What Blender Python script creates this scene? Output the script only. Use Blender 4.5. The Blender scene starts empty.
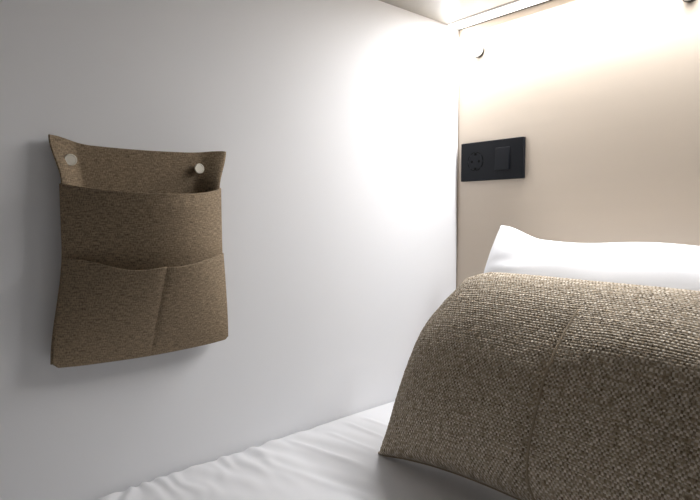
import bpy, bmesh, math, random
import numpy as np
from mathutils import Vector, Matrix, noise

random.seed(4)
rng = np.random.default_rng(7)
C = bpy.context.scene.collection
S = bpy.context.scene

# ------------------------------------------------------------------ helpers
def tag(o, label, cat, group=None):
    o['label'] = label; o['category'] = cat
    if group: o['group'] = group
    return o

def link(name, me, mat, parent=None, smooth=True):
    o = bpy.data.objects.new(name, me); C.objects.link(o)
    if mat: me.materials.append(mat)
    if parent: o.parent = parent
    if smooth:
        me.polygons.foreach_set('use_smooth', [True]*len(me.polygons))
    return o

def struct(name, bm, mat):
    me = bpy.data.meshes.new(name); bm.to_mesh(me); bm.free()
    o = link(name, me, mat, None, False); o['kind'] = 'structure'
    return o

def from_bm(name, bm, mat, parent=None, smooth=True):
    me = bpy.data.meshes.new(name); bm.to_mesh(me); bm.free()
    return link(name, me, mat, parent, smooth)

def empty(name, loc=(0, 0, 0)):
    o = bpy.data.objects.new(name, None); o.empty_display_size = .05
    o.location = loc; C.objects.link(o); return o

def box(bm, x0, x1, y0, y1, z0, z1):
    vs = [bm.verts.new((x, y, z)) for x in (x0, x1) for y in (y0, y1) for z in (z0, z1)]
    for f in ((0,1,3,2),(4,6,7,5),(0,4,5,1),(2,3,7,6),(0,2,6,4),(1,5,7,3)):
        bm.faces.new([vs[i] for i in f])
    return bm

def boxbm(*a, bevel=0, seg=2):
    bm = bmesh.new(); box(bm, *a)
    bmesh.ops.recalc_face_normals(bm, faces=bm.faces)
    if bevel:
        bmesh.ops.bevel(bm, geom=bm.edges[:], offset=bevel, segments=seg, profile=.5, affect='EDGES')
    return bm

def lathe(bm, profile, n, M):
    """profile: (radius, height) list turned about local z, placed by matrix M"""
    rings = []
    for r, h in profile:
        if r < 1e-6: rings.append([bm.verts.new(M @ Vector((0, 0, h)))])
        else: rings.append([bm.verts.new(M @ Vector((r*math.cos(2*math.pi*k/n), r*math.sin(2*math.pi*k/n), h))) for k in range(n)])
    for a, b in zip(rings, rings[1:]):
        for k in range(n):
            k2 = (k+1) % n
            q = [a[k % len(a)], a[k2 % len(a)], b[k2 % len(b)], b[k % len(b)]]
            q = list(dict.fromkeys(q))
            if len(q) > 2: bm.faces.new(q)
    bmesh.ops.recalc_face_normals(bm, faces=bm.faces)
    return bm

def tube(bm, pts, r, n=8, flat=1.0):
    """round bead along points"""
    rings = []
    for i, p in enumerate(pts):
        t = (pts[min(i+1, len(pts)-1)] - pts[max(i-1, 0)]).normalized()
        a = t.cross(Vector((.31, .17, .93)));  a = a if a.length > .1 else t.cross(Vector((1, 0, 0)))
        a.normalize(); b = t.cross(a)
        rings.append([bm.verts.new(p + r*(math.cos(2*math.pi*k/n)*a + flat*math.sin(2*math.pi*k/n)*b)) for k in range(n)])
    for A, B in zip(rings, rings[1:]):
        for k in range(n): bm.faces.new((A[k], A[(k+1) % n], B[(k+1) % n], B[k]))
    bm.faces.new(rings[0][::-1]); bm.faces.new(rings[-1])
    bmesh.ops.recalc_face_normals(bm, faces=bm.faces)
    return bm

def grid_mesh(name, P, UV=None, flip=False):
    """P: (ny, nx, 3) array of points -> mesh with a UV map"""
    ny, nx = P.shape[:2]
    me = bpy.data.meshes.new(name)
    idx = np.arange(nx*ny).reshape(ny, nx)
    q = np.stack([idx[:-1, :-1], idx[:-1, 1:], idx[1:, 1:], idx[1:, :-1]], -1).reshape(-1, 4)
    if flip: q = q[:, ::-1]
    me.vertices.add(nx*ny); me.vertices.foreach_set('co', P.reshape(-1).astype(np.float32))
    nq = len(q)
    me.loops.add(nq*4); me.loops.foreach_set('vertex_index', q.reshape(-1).astype(np.int32))
    me.polygons.add(nq); me.polygons.foreach_set('loop_start', (np.arange(nq)*4).astype(np.int32))
    me.update(calc_edges=True); me.validate()
    if UV is not None:
        l = me.uv_layers.new(name='UVMap')
        uv = UV.reshape(-1, 2)[q.reshape(-1)]
        l.data.foreach_set('uv', uv.reshape(-1).astype(np.float32))
    return me

def join_np(name, parts):
    """parts: list of (P, UV, flip) grids in one mesh"""
    bm = bmesh.new()
    for P, UV, fl in parts:
        me = grid_mesh('tmp', P, UV, fl); bm.from_mesh(me); bpy.data.meshes.remove(me)
    bmesh.ops.remove_doubles(bm, verts=bm.verts, dist=2e-5)
    me = bpy.data.meshes.new(name); bm.to_mesh(me); bm.free()
    return me

def sstep(a, b, x):
    t = np.clip((x-a)/(b-a), 0, 1); return t*t*(3-2*t)

def vnoise(X, Y, scale, seed=0):
    """smooth value noise on arrays, -1..1"""
    r = np.random.default_rng(seed); T = r.uniform(-1, 1, (256, 256))
    x = np.asarray(X)*scale + 1000; y = np.asarray(Y)*scale + 1000
    i = np.floor(x).astype(int); j = np.floor(y).astype(int); fx = x-i; fy = y-j
    fx = fx*fx*(3-2*fx); fy = fy*fy*(3-2*fy)
    g = lambda a, b: T[a % 256, b % 256]
    return (g(i, j)*(1-fx)+g(i+1, j)*fx)*(1-fy) + (g(i, j+1)*(1-fx)+g(i+1, j+1)*fx)*fy

# ------------------------------------------------------------------ materials
def mat(name, col, rough=.6, metal=0, spec=.5):
    m = bpy.data.materials.new(name); m.use_nodes = True
    b = m.node_tree.nodes['Principled BSDF']
    b.inputs['Base Color'].default_value = (*col, 1)
    b.inputs['Roughness'].default_value = rough
    b.inputs['Metallic'].default_value = metal
    b.inputs['Specular IOR Level'].default_value = spec
    return m

def nt(m): return m.node_tree.nodes, m.node_tree.links, m.node_tree.nodes['Principled BSDF']

def grain(m, col_a, col_b, scale, stretch=(1, 1, 1), bump=0., dist=.001, detail=4):
    n, l, b = nt(m)
    tc = n.new('ShaderNodeTexCoord'); mp = n.new('ShaderNodeMapping'); mp.inputs['Scale'].default_value = stretch
    nz = n.new('ShaderNodeTexNoise'); nz.inputs['Scale'].default_value = scale; nz.inputs['Detail'].default_value = detail
    cr = n.new('ShaderNodeMix'); cr.data_type = 'RGBA'
    cr.inputs[6].default_value = (*col_a, 1); cr.inputs[7].default_value = (*col_b, 1)
    l.new(tc.outputs['Object'], mp.inputs['Vector']); l.new(mp.outputs['Vector'], nz.inputs['Vector'])
    l.new(nz.outputs['Fac'], cr.inputs[0]); l.new(cr.outputs[2], b.inputs['Base Color'])
    if bump:
        bp = n.new('ShaderNodeBump'); bp.inputs['Strength'].default_value = bump; bp.inputs['Distance'].default_value = dist
        l.new(nz.outputs['Fac'], bp.inputs['Height']); l.new(bp.outputs['Normal'], b.inputs['Normal'])
    return m

M = {}
M['white_wall'] = grain(mat('white_laminate', (.80, .81, .84), .6, spec=.25), (.80, .805, .82), (.82, .825, .84), 6)
M['beige_wall'] = grain(mat('beige_laminate', (.60, .52, .44), .45), (.64, .55, .45), (.67, .575, .475), 3, (1, 1, 12))
M['ceiling'] = grain(mat('cream_laminate', (.38, .36, .325), .3, spec=.3), (.35, .33, .295), (.40, .38, .345), 160)
M['floor'] = grain(mat('bunk_base_board', (.45, .38, .3), .5), (.4, .34, .27), (.48, .41, .32), 8, (1, 8, 1))
M['cotton'] = grain(mat('white_cotton', (.82, .82, .83), .85, spec=.2), (.74, .74, .755), (.77, .77, .78), 900, bump=.15, dist=.0003)
M['sheet'] = grain(mat('white_sheet_cotton', (.68, .68, .69), .85, spec=.2), (.665, .665, .68), (.69, .69, .70), 900, bump=.15, dist=.0003)
M['plastic'] = mat('matt_black_plastic', (.0055, .0066, .0095), .5, spec=.18)
M['hole'] = mat('dark_recess', (.002, .002, .002), .8, spec=.1)
M['nickel'] = mat('brushed_nickel', (.80, .76, .66), .38, .25)
M['stud'] = mat('dark_bronze', (.05, .045, .04), .45, .6)
M['stud_face'] = mat('pale_satin_metal', (.74, .71, .66), .5, .1)
M['alu'] = mat('white_aluminium', (.8, .79, .77), .4)
M['gap_shade'] = mat('dark_gap_shade', (.01, .009, .008), .7)  # near-black colour painting the shade in the gap beside the back wall
m = mat('led_diffuser', (.9, .88, .85), .4)
b = m.node_tree.nodes['Principled BSDF']
b.inputs['Emission Color'].default_value = (1, .955, .91, 1); b.inputs['Emission Strength'].default_value = .95
M['led'] = m

def linen():
    """fine brown linen: two crossed thread directions with slubs"""
    m = mat('brown_linen', (.16, .12, .085), .85, spec=.2); n, l, b = nt(m)
    uv = n.new('ShaderNodeUVMap')
    def streak(sc, det):
        mp = n.new('ShaderNodeMapping'); mp.inputs['Scale'].default_value = sc
        nz = n.new('ShaderNodeTexNoise'); nz.inputs['Scale'].default_value = 1; nz.inputs['Detail'].default_value = det
        l.new(uv.outputs['UV'], mp.inputs['Vector']); l.new(mp.outputs['Vector'], nz.inputs['Vector']); return nz
    a = streak((120, 950, 1), 2); c = streak((1000, 260, 1), 2); d = streak((45, 260, 1), 3)
    ad = n.new('ShaderNodeMath'); ad.operation = 'ADD'; l.new(a.outputs['Fac'], ad.inputs[0]); l.new(c.outputs['Fac'], ad.inputs[1])
    ad2 = n.new('ShaderNodeMath'); ad2.operation = 'MULTIPLY_ADD'; l.new(d.outputs['Fac'], ad2.inputs[0]); ad2.inputs[1].default_value = .16; l.new(ad.outputs[0], ad2.inputs[2])
    rp = n.new('ShaderNodeValToRGB'); rp.color_ramp.elements[0].position = .33; rp.color_ramp.elements[1].position = .80
    sc = n.new('ShaderNodeMath'); sc.operation = 'MULTIPLY'; sc.inputs[1].default_value = .5; l.new(ad2.outputs[0], sc.inputs[0])
    rp.color_ramp.elements[0].color = (.050, .035, .021, 1); rp.color_ramp.elements[1].color = (.47, .36, .24, 1)
    l.new(sc.outputs[0], rp.inputs['Fac']); l.new(rp.outputs['Color'], b.inputs['Base Color'])
    bp = n.new('ShaderNodeBump'); bp.inputs['Strength'].default_value = .5; bp.inputs['Distance'].default_value = .0006
    l.new(ad.outputs[0], bp.inputs['Height']); l.new(bp.outputs['Normal'], b.inputs['Normal'])
    return m
M['linen'] = linen()

def woven():
    """chunky basket weave; the UV map is in thread units, so the checker gives which thread is on top"""
    m = mat('chunky_woven_burlap', (.4, .35, .28), .9, spec=.15); n, l, b = nt(m)
    b.inputs['Sheen Weight'].default_value = .1
    uv = n.new('ShaderNodeUVMap')
    ck = n.new('ShaderNodeTexChecker'); ck.inputs['Scale'].default_value = 1.0
    l.new(uv.outputs['UV'], ck.inputs['Vector'])
    def threads(sc, det=2):
        mp = n.new('ShaderNodeMapping'); mp.inputs['Scale'].default_value = sc
        z = n.new('ShaderNodeTexNoise'); z.inputs['Scale'].default_value = 1; z.inputs['Detail'].default_value = det
        l.new(uv.outputs['UV'], mp.inputs['Vector']); l.new(mp.outputs['Vector'], z.inputs['Vector'])
        r = n.new('ShaderNodeMapRange'); r.inputs[1].default_value = .33; r.inputs[2].default_value = .67
        l.new(z.outputs['Fac'], r.inputs[0]); return r
    wz = threads((.28, .9, 1), 3); pz = threads((.9, .2, 1), 3)
    fz = n.new('ShaderNodeTexNoise'); fz.inputs['Scale'].default_value = 2.7; fz.inputs['Detail'].default_value = 3
    l.new(uv.outputs['UV'], fz.inputs['Vector'])
    weft = n.new('ShaderNodeMix'); weft.data_type = 'RGBA'
    weft.inputs[6].default_value = (.25, .195, .13, 1); weft.inputs[7].default_value = (.72, .65, .555, 1)
    warp = n.new('ShaderNodeMix'); warp.data_type = 'RGBA'
    warp.inputs[6].default_value = (.13, .098, .06, 1); warp.inputs[7].default_value = (.42, .345, .25, 1)
    l.new(wz.outputs[0], weft.inputs[0]); l.new(pz.outputs[0], warp.inputs[0])
    mx = n.new('ShaderNodeMix'); mx.data_type = 'RGBA'
    l.new(ck.outputs['Fac'], mx.inputs[0]); l.new(warp.outputs[2], mx.inputs[6]); l.new(weft.outputs[2], mx.inputs[7])
    l.new(mx.outputs[2], b.inputs['Base Color'])
    bp = n.new('ShaderNodeBump'); bp.inputs['Strength'].default_value = .4; bp.inputs['Distance'].default_value = .0006
    l.new(fz.outputs['Fac'], bp.inputs['Height']); l.new(bp.outputs['Normal'], b.inputs['Normal'])
    return m
M['woven'] = woven()

# ------------------------------------------------------------------ the bunk (metres; x from the left wall, y from the back wall, z from the bed top)
XR, YF, ZC, ZF = 1.25, -2.10, .82, -.20
struct('wall_left', boxbm(-.02, 0, YF, -.0025, ZF, ZC), M['white_wall'])
struct('wall_back', boxbm(-.02, XR, 0, .02, ZF, ZC + .02), M['beige_wall'])
struct('added_wall_front', boxbm(-.02, XR, YF - .02, YF, ZF, ZC + .02), M['white_wall'])  # unseen foot-end wall, added so fill comes mainly from the open right side
struct('ceiling', boxbm(-.02, XR, YF, 0, ZC, ZC + .02), M['ceiling'])
struct('floor', boxbm(-.02, XR, YF, .02, ZF - .03, ZF), M['floor'])

# ------------------------------------------------------------------ mattress under its white sheet
def mattress():
    x = np.concatenate([np.linspace(.003, .30, 150), np.linspace(.303, XR - .02, 170)])
    y = np.linspace(-2.06, -.004, 720)
    X, Y = np.meshgrid(x, y)
    near = np.exp(-((X)/.085)**1.3)                       # gathers close to the left wall
    along = sstep(-.30, -.50, Y)
    ph = Y*215 + 5.5*vnoise(Y, X, 9, 3) + X*26 + 2.2*vnoise(Y, X, 23, 4)
    Z = .0021*near*sstep(-.36, -.72, Y)*np.sin(ph)*(.55 + .6*vnoise(Y, X*.2, 9, 5))
    ph2 = Y*120 - X*32 + 2.5*vnoise(X, Y, 6, 8)
    Z += .0016*np.exp(-((X-.09)/.13)**2)*along*np.sin(ph2)*(.5 + .7*vnoise(X, Y, 5, 9))
    Z += .0012*vnoise(X, Y, 16, 11)*sstep(-.25, -.45, Y) + .0016*vnoise(X, Y, 6, 12)*sstep(-.25, -.6, Y)
    for (ya, xa, xb, s, a, w) in ((-.335, .02, .15, .10, .0022, .0055), (-.375, .015, .17, .06, .003, .006),
                                  (-.43, .03, .20, .12, .0022, .007), (-.50, .02, .22, .20, .0028, .008), (-.58, .04, .3, .25, .002, .009)):
        d = (Y - ya - s*(X - xa)); e = sstep(xa, xa+.04, X)*sstep(xb, xb-.07, X)
        Z += a*e*np.exp(-(d/w)**2)
    k = np.clip(1 - X/.016, 0, 1); Z -= .012*(1 - np.sqrt(1 - .96*k**2))          # rounded edge by the wall
    k = np.clip(1 - (XR - .02 - X)/.03, 0, 1); Z -= .028*(1 - np.sqrt(1 - .98*k**2))
    k = np.clip(1 - (Y + 2.06)/.03, 0, 1); Z -= .028*(1 - np.sqrt(1 - .98*k**2))
    flat = sstep(-.50, -.44, Y)*sstep(.15, .2, X); Z = Z*(1 - flat) - .0002*flat
    P = np.stack([X, Y, np.minimum(Z, .006)], -1)
    me = grid_mesh('mattress', P, np.stack([X, Y], -1))
    bm = bmesh.new(); bm.from_mesh(me)
    be = [e for e in bm.edges if e.is_boundary]
    r = bmesh.ops.extrude_edge_only(bm, edges=be)
    nv = [v for v in r['geom'] if isinstance(v, bmesh.types.BMVert)]
    for v in nv: v.co.z = ZF
    bmesh.ops.recalc_face_normals(bm, faces=bm.faces)
    bm.to_mesh(me); bm.free()
    o = link('mattress', me, M['sheet'])
    return tag(o, 'bed mattress covered by a creased white cotton sheet, filling the bunk', 'bed')
mattress()

# ------------------------------------------------------------------ stuffed cushions
def pillow_shape(s, t, W, H, T, pull, pw, back=False, pp=2.2, taper=0.):
    """s,t in -1..1 -> local x (width), v (height), n (thickness)"""
    px, pb, ptp = pull
    ex = 1 - px*(1 - np.abs(t)**pp)
    ev = np.where(t < 0, 1 - pb*(1 - np.abs(s)**2.6), 1 - ptp*(1 - np.abs(s)**2.6))
    x = .5*W*s*ex*(1 - taper*sstep(.1, 1, t)); v = .5*H*t*ev
    f = np.clip((1 - np.abs(s)**pw[0])*(1 - np.abs(t)**pw[1]), 0, 1)**pw[2]
    return x, v, T*f*(-1 if back else 1)

def frame(base, lean):
    """base = world point of the bottom centre; lean = angle of the face above the bed"""
    A = Vector((1, 0, 0)); B = Vector((0, math.cos(lean), math.sin(lean))); N = Vector((0, -math.sin(lean), math.cos(lean)))
    return np.array(base), np.array(A), np.array(B), np.array(N)

def to_world(fr, x, v, n):
    o, A, B, N = fr
    return o + x[..., None]*A + v[..., None]*B + n[..., None]*N

def warp_axis(n, k=.35):
    a = np.linspace(-1, 1, n); return (1-k)*a + k*np.sin(a*math.pi/2)

def woven_cushion():
    W, H = .545, .345
    lean = math.radians(57)
    fr = frame((.444, -.420, .0), lean)
    PU, PV = .0028, .0036
    root = None
    lump = lambda s, t: .011*np.exp(-((t - .25)/.33)**2)*sstep(-.02, .35, s)*(1 - s**6)   # fuller filling on the right
    def surf(nx, ny, T, back, weave):
        s, t = np.meshgrid(warp_axis(nx), warp_axis(ny))
        x, v, n = pillow_shape(s, t, W, H, T, (.06, .16, .0), (4.6, 2.2, .46), back, 5.5, .125)
        # soft lumps of the filling
        n = n + (-1 if back else 1)*.004*vnoise(s, t, 2.2, 21)*(1 - s**4)*(1 - t**4)
        if not back: n = n + lump(s, t)
        v = v + H/2
        # drooping upper corners
        v = v - .014*np.clip(np.abs(s) - .72, 0, 1)**1.0/.28*sstep(.2, 1, t)
        U, V = s*W/2/PU, t*H/2/PV
        if not back:
            # the overlapped closing flap: its free edge runs down the middle of the face
            e = s - (.080 + .030*t)
            m = np.exp(-np.clip(e, 0, 9)/.16)*(e >= 0)*sstep(-1, -.8, t)*sstep(.75, .0, t)
            dip = -.010*np.exp(-(np.clip(-e, 0, 9)/.05))*(e < 0)*sstep(.65, .0, t)*sstep(-1, -.85, t)
            n = n + .0065*m + dip
        if weave:
            edge = sstep(1, .97, np.abs(s))*sstep(1, .97, np.abs(t))
            # threads of uneven thickness that wander a little
            U = U + .22*vnoise(U*.12, V*.4, 1, 31) + .24*vnoise(U*.9, 0*V, 1, 35)
            V = V + .20*vnoise(U*.1, V*.3, 1, 32) + .30*vnoise(0*U, V*.9, 1, 36)
            i, j = np.floor(U), np.floor(V); fu, fv = U-i-.5, V-j-.5
            par = np.where((i+j) % 2 == 0, 1.0, -1.0)
            cu, cv = np.cos(math.pi*fu), np.cos(math.pi*fv)
            amp = .85 + .45*vnoise(i*.77, j*.83, 1, 33)
            weft = .55*par*cu + .75*np.sqrt(np.clip(1-(1.9*fv)**2, 0, 1))
            warp = -.55*par*cv + .55*np.sqrt(np.clip(1-(1.9*fu)**2, 0, 1))
            h = np.maximum(weft*amp, warp)
            n = n + .00170*(h - .5)*edge
        return to_world(fr, x, v, n), np.stack([U, V], -1)
    Pf, UVf = surf(1300, 700, .100, False, True)
    Pb, UVb = surf(90, 70, .050, True, False)
    # the two sides keep clear of the bed
    for P in (Pf, Pb): P[..., 2] = np.maximum(P[..., 2], .0005)
    me = grid_mesh('cushion_front', Pf, UVf)
    root = link('woven_cushion', me, M['woven'])
    tag(root, 'chunky woven taupe cushion leaning on the white pillow, with a dark fold down its face', 'cushion')
    link('back_cover', grid_mesh('back_cover', Pb, UVb, True), M['woven'], root)
    # rolled seam around the rim
    th = np.linspace(-1, 1, 160)
    rim = [(a, -1) for a in th] + [(1, a) for a in th[1:]] + [(a, 1) for a in th[::-1][1:]] + [(-1, a) for a in th[::-1][1:-1]]
    s = np.array([q[0] for q in rim]); t = np.array([q[1] for q in rim], float)
    x, v, n = pillow_shape(s, t, W, H, .0, (.06, .16, .0), (4.6, 2.2, .46), False, 5.5, .125)
    v = v + H/2 - .014*np.clip(np.abs(s) - .72, 0, 1)/.28*sstep(.2, 1, t)
    Pw = to_world(fr, x, v, n); Pw[:, 2] = np.maximum(Pw[:, 2], .0028)
    bm = bmesh.new(); tube(bm, [Vector(p) for p in np.vstack([Pw, Pw[:1]])], .0022, 8)
    me = bpy.data.meshes.new('rim_seam'); 
    bm.to_mesh(me); bm.free()
    link('rim_seam', me, M['woven'], root)
    # hem of the flap
    t = np.linspace(-.97, .55, 200); s = .080 + .030*t
    x, v, n = pillow_shape(s, t, W, H, .100, (.06, .16, .0), (4.6, 2.2, .46), False, 5.5, .125)
    n = n + .004*vnoise(s, t, 2.2, 21)*(1 - s**4)*(1 - t**4) + lump(s, t) + .0068*sstep(-1, -.8, t)*sstep(.75, .0, t)
    Pw = to_world(fr, x, v + H/2, n)
    bm = bmesh.new(); tube(bm, [Vector(p) for p in Pw], .0017, 8)
    from_bm('flap_hem', bm, M['woven'], root)
woven_cushion()

def white_pillow():
    W, H = .72, .385
    lean = math.radians(72)
    fr = frame((.515, -.175, .004), lean)
    def surf(nx, ny, T, back):
        s, t = np.meshgrid(warp_axis(nx), warp_axis(ny))
        x, v, n = pillow_shape(s, t, W, H, T, (-.05, .02, .0), (6, 3.2, .6), back)
        v = v + H/2
        # the top edge sags a little between the two pointed corners
        v = v - (.026*sstep(1.0, .72, np.abs(s)) + .003*np.sin(s*9))*sstep(.3, 1, t)
        sg = -1 if back else 1
        n = n + sg*(.004*vnoise(s*3, t, 1.2, 41) + .0010*vnoise(s*4, t*2, 2, 42))*(1 - s**6)*(1 - t**4)
        # creases running from the corners
        for a, c, k in ((-.80, .62, 1.6), (-.86, .45, .7), (-.70, .75, 2.4)):
            d = (t - c) - k*.22*(s - a); n = n - sg*.002*np.exp(-(d/.06)**2)*np.exp(-((s - a)/.14)**2)
        P = to_world(fr, x, v, n)
        P[..., 1] = np.minimum(P[..., 1], -.003); P[..., 2] = np.maximum(P[..., 2], .0008)
        return P
    Pf = surf(260, 150, .060, False); Pb = surf(260, 150, .050, True)
    uv = np.zeros(Pf.shape[:2] + (2,))
    me = join_np('bed_pillow', [(Pf, uv, False), (Pb, uv, True)])
    o = link('bed_pillow', me, M['cotton'])
    tag(o, 'plump white pillow propped against the beige wall behind the woven cushion', 'pillow')
white_pillow()

# ------------------------------------------------------------------ hanging linen organizer on the left wall
def organizer():
    root = empty('wall_organizer', (0, -.73, .19))
    tag(root, 'brown linen wall organizer with three pockets hanging on the white wall', 'wall organizer')
    org = np.array([0, -.73, .19])
    def yl(z): return -.856 + .010*sstep(.497, .437, z) - .017*sstep(.36, .195, z)
    def yr(z): return -.608 - .017*sstep(.497, .437, z) + .011*sstep(.36, .195, z)
    def xe(z): return .013 + .011*sstep(.497, .44, z) - .007*sstep(.33, .195, z)     # how far the side edges stand off the wall
    def cloth(name, zt, zb, xf, s0=-1, s1=1, th=.0028, n=90):
        s, q = np.meshgrid(np.linspace(s0, s1, n), np.linspace(0, 1, n))
        Z = zb(s)*(1-q) + zt(s)*q
        Y = yl(Z) + (yr(Z) - yl(Z))*(s+1)/2
        X = xf(s, Z, q)
        P = np.stack([X, Y, Z], -1) - org
        UV = np.stack([Y, Z], -1)
        o = link(name, grid_mesh(name, P, UV), M['linen'], root)
        md = o.modifiers.new('thickness', 'SOLIDIFY'); md.thickness = th; md.offset = 1
        bv = o.modifiers.new('soft', 'BEVEL'); bv.width = .0006; bv.segments = 2; bv.limit_method = 'ANGLE'
        return o
    topz = lambda s: .4905 + .0075*sstep(-.55, -1, s) + .0035*sstep(.5, 1, s) - .0012*np.cos(s*3)
    botz = lambda s: .1985 - .004*(1 - s**2) + .004*sstep(.95, 1, np.abs(s))
    def x_back(s, Z, q):
        a = np.abs(s)
        lift = sstep(.70, 1.0, a)**1.0*xe(Z)
        return .0025 + lift + .002*np.sin(s*2.2)*sstep(.40, .49, Z)*(a < 1)
    cloth('back_panel', topz, botz, x_back, n=120)
    # wide upper pocket
    rim_u = lambda s: .437 - .0125*(1 - np.abs(s)**2.4)
    low_u = lambda s: .215 + 0*s
    def x_up(s, Z, q):
        e = xe(Z) + .0048
        b = (1 - np.abs(s - .08*(1 - s**2))**1.95)
        top = np.clip((Z - .215)/.21, 0, 1)
        return e + b*(.006 + .056*top - .004*sstep(.9, 1, q)) + .0018*np.sin(s*3 + 1)*b
    cloth('upper_pocket', rim_u, low_u, x_up)
    # the two lower pockets, parted by a stitched seam
    SS = -.005
    def rim_l(s):
        l = .341 - .0160*sstep(-1, -.30, s) - .0008*np.sin((s+1)*3) + .0024*sstep(-.28, SS, s)
        r = .3262 + .0102*sstep(SS+.02, 1, s)
        return np.where(s < SS, l, r)
    def x_low(s, Z, q):
        e = xe(Z) + .0078
        l = np.clip((s+1)/(SS+1), 0, 1); r = np.clip((s-SS)/(1-SS), 0, 1)
        bl = np.clip(1 - np.abs(2*l-1)**2.6, 0, 1); br = np.clip(1 - np.abs(2*r-1)**2.4, 0, 1)
        all_ = 1 - np.abs(s - .05*(1 - s**2))**1.75
        h = np.clip((Z - .197)/.13, 0, 1)
        prof = .25 + .75*np.sin(np.clip(h, 0, 1)*math.pi*.62)
        return e + all_*(.007 + .056*h) + np.where(s < SS, bl*.0050, br*.0035)*prof*np.clip(h*6, 0, 1) - .0028*np.exp(-((s - SS)/.035)**2)*np.clip(h*3, 0, 1)
    cloth('lower_pocket', rim_l, botz, x_low, -1, SS, n=90)
    cloth('lower_pocket', rim_l, botz, x_low, SS, 1, n=70)
    # folded binding down each side
    for sgn in (-1, 1):
        zs = np.linspace(.203, .436, 60)
        pts = [Vector((xe(np.float64(z)) + .0055, (yl(np.float64(z)) if sgn < 0 else yr(np.float64(z))) + sgn*.0002, z)) - Vector(org) for z in zs]
        bm = bmesh.new(); tube(bm, pts, .0024, 10, .9)
        o = from_bm('side_binding', bm, M['linen'], root)
        o.data.uv_layers.new(name='UVMap')
        me = o.data; uvd = me.uv_layers[0].data
        for lp in me.loops:
            c = me.vertices[lp.vertex_index].co; uvd[lp.index].uv = (c.y + c.x*.7, c.z)
    # two metal snap buttons pin it to the wall
    for (y, z) in ((-.8305, .4685), (-.651, .4665)):
        bm = bmesh.new()
        Mx = Matrix.Translation(Vector((.0035, y, z)) - Vector(org)) @ Matrix.Rotation(math.pi/2, 4, 'Y')
        lathe(bm, [(0, 0), (.0062, 0), (.0062, .0018), (.0036, .0024), (.0036, .0085), (.0068, .0092), (.0076, .0100), (.0077, .0125), (.0072, .0133), (.0060, .0133), (.0056, .0129), (0, .0129)], 40, Mx)
        o = from_bm('snap_button', bm, M['nickel'], root, True)
        o.data.set_sharp_from_angle(angle=math.radians(40))
        o['label'] = 'round pale metal snap button'
organizer()

# ------------------------------------------------------------------ black socket and switch plate
def plate():
    x0, x1, z0, z1 = .0155, .1755, .470, .556
    zc = (z0 + z1)/2; T = -.0095
    root = empty('socket_plate', ((x0+x1)/2, 0, zc)); org = Vector((root.location))
    tag(root, 'matt black wall plate with round power socket and light switch on the beige wall', 'socket')
    def sh(bm):
        bmesh.ops.translate(bm, verts=bm.verts, vec=-org); return bm
    bm = boxbm(x0, x1, T, -.0002, z0, z1, bevel=.0012)
    from_bm('plate_frame', sh(bm), M['plastic'], root, False)
    cx, sx = x0 + .0405, x0 + .1115
    Ry = lambda x, y, z: Matrix.Translation(Vector((x, y, z)) - org) @ Matrix.Rotation(math.pi/2, 4, 'X')
    # round socket: a slightly raised face inside a broken ring of slots
    bm = bmesh.new()
    lathe(bm, [(0, .0004), (.0186, .0004), (.0192, 0)], 48, Ry(cx, T, zc))
    so = from_bm('socket_face', bm, M['plastic'], root); so.data.set_sharp_from_angle(angle=.5)
    bm = bmesh.new()
    for k in range(8):                                        # ring of slots
        a0 = math.radians(45*k + 7); a1 = math.radians(45*k + 38)
        n = 10
        ri, ro = .0196, .0212
        A = []
        for i in range(n+1):
            a = a0 + (a1-a0)*i/n
            A.append([bm.verts.new(Vector((cx + r*math.cos(a), T - .0003, zc + r*math.sin(a))) - org) for r in (ri, ro)])
        for p, q in zip(A, A[1:]): bm.faces.new((p[0], p[1], q[1], q[0]))
    r = bmesh.ops.extrude_face_region(bm, geom=bm.faces[:])
    bmesh.ops.translate(bm, verts=[v for v in r['geom'] if isinstance(v, bmesh.types.BMVert)], vec=(0, .0004, 0))
    bmesh.ops.recalc_face_normals(bm, faces=bm.faces)
    from_bm('socket_ring', bm, M['hole'], so, False)
    for dx in (-.0095, .0095):
        bm = bmesh.new(); lathe(bm, [(0, .0007), (.0028, .0007), (.0028, 0)], 20, Ry(cx + dx, T, zc))
        from_bm('contact_hole', bm, M['hole'], so, False)
    for dz in (-.0165, .0165):
        bm = boxbm(cx - .0028, cx + .0028, T - .0009, T, zc + dz - .0030, zc + dz + .0030, bevel=.0006)
        from_bm('earth_clip', sh(bm), M['hole'], so, False)
    # rocker switch: square key, tilted so that its lower right stands proud
    bm = boxbm(-.0175, .0175, -.0036, .0015, -.0245, .0245, bevel=.0010)
    for v in bm.verts:
        if v.co.y < -.0015: v.co.y += .0027*(v.co.z/.049 + .5) - .0004*(v.co.x/.035 + .5)
    bmesh.ops.translate(bm, verts=bm.verts, vec=Vector((sx - .001, T, zc + .001)))
    from_bm('rocker_switch', sh(bm), M['plastic'], root, False)
plate()

# ------------------------------------------------------------------ round metal caps on the back wall
def stud(x, z, label):
    root = empty('wall_stud', (x, -.0002, z)); tag(root, label, 'stud', 'round studs under the light strip')
    Rx = Matrix.Rotation(math.pi/2, 4, 'X')
    bm = bmesh.new(); lathe(bm, [(0, 0), (.0135, 0), (.0146, .0010), (.0146, .0052), (.0138, .0062), (0, .0062)], 48, Rx)
    o = from_bm('stud_body', bm, M['stud'], root); o.data.set_sharp_from_angle(angle=.6)
    bm = bmesh.new(); lathe(bm, [(.0136, .0060), (.0134, .0072), (.0120, .0080), (0, .0083)], 48, Rx)
    o = from_bm('stud_face', bm, M['stud_face'], root); o.data.set_sharp_from_angle(angle=.6)
    o['label'] = 'pale domed face'
stud(.056, .7575, 'small round metal stud on the beige wall above the black socket, by the corner')
stud(.472, .7565, 'small round metal stud above the white pillow, cut off by the top edge')

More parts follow.
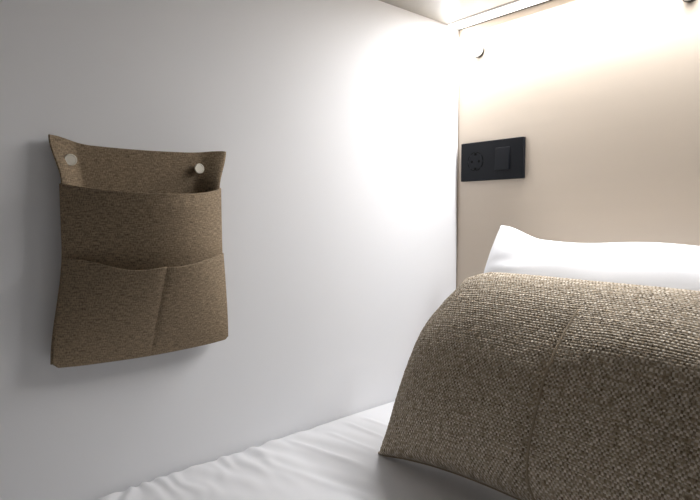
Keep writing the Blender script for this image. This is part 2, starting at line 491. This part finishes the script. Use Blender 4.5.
# ------------------------------------------------------------------ light strip along the ceiling over the back wall
def led():
    root = empty('light_strip', (.41, -.025, ZC))
    tag(root, 'glowing white light strip along the ceiling edge above the beige wall', 'light strip')
    org = root.location.copy()
    def part(name, m, *a, bevel=0):
        bm = boxbm(*a, bevel=bevel); bmesh.ops.translate(bm, verts=bm.verts, vec=-org)
        return from_bm(name, bm, m, root, False)
    XE = .82
    part('channel', M['alu'], .002, XE, -.047, -.005, ZC - .002, ZC - .0002)
    part('diffuser', M['led'], .004, XE - .002, -.045, -.007, ZC - .0034, ZC - .0021)
    part('wall_gap_shade', M['gap_shade'], .002, XE, -.0040, -.0008, ZC - .0030, ZC - .0002)  # dark strip standing in for the shadow gap between channel and wall
led()
la = bpy.data.lights.new('light_strip_lamp', 'AREA'); la.shape = 'RECTANGLE'
la.size = .808; la.size_y = .022; la.energy = 7.1; la.color = (.965, .975, 1); la.spread = math.radians(158)
lo = bpy.data.objects.new('light_strip_lamp', la); C.objects.link(lo)
lo.location = (.410, -.022, ZC - .0068)
lo.rotation_euler = (math.radians(-17), 0, 0)

# ------------------------------------------------------------------ dim room outside the open bunk
w = bpy.data.worlds.new('room_light'); S.world = w; w.use_nodes = True
bg = w.node_tree.nodes['Background']
bg.inputs['Color'].default_value = (1.0, .97, .94, 1); bg.inputs['Strength'].default_value = .11

# ------------------------------------------------------------------ camera
cd = bpy.data.cameras.new('camera'); cam = bpy.data.objects.new('camera', cd); C.objects.link(cam)
cd.sensor_width = 36; cd.lens = 534.76/700*36; cd.clip_start = .01
cam.location = (.7923, -1.0143, .3970)
yaw, pitch, roll = .8613, .0679, -.0026
cam.rotation_euler = (Matrix.Rotation(yaw, 3, 'Z') @ Matrix.Rotation(math.pi/2 - pitch, 3, 'X') @ Matrix.Rotation(roll, 3, 'Z')).to_euler()
S.camera = cam

S.view_settings.view_transform = 'Standard'; S.view_settings.look = 'None'
S.view_settings.gamma = 1; S.view_settings.use_curve_mapping = False
S.view_settings.exposure = 0.0
S.cycles.max_bounces = 10; S.cycles.diffuse_bounces = 6
S.cycles.use_denoising = True
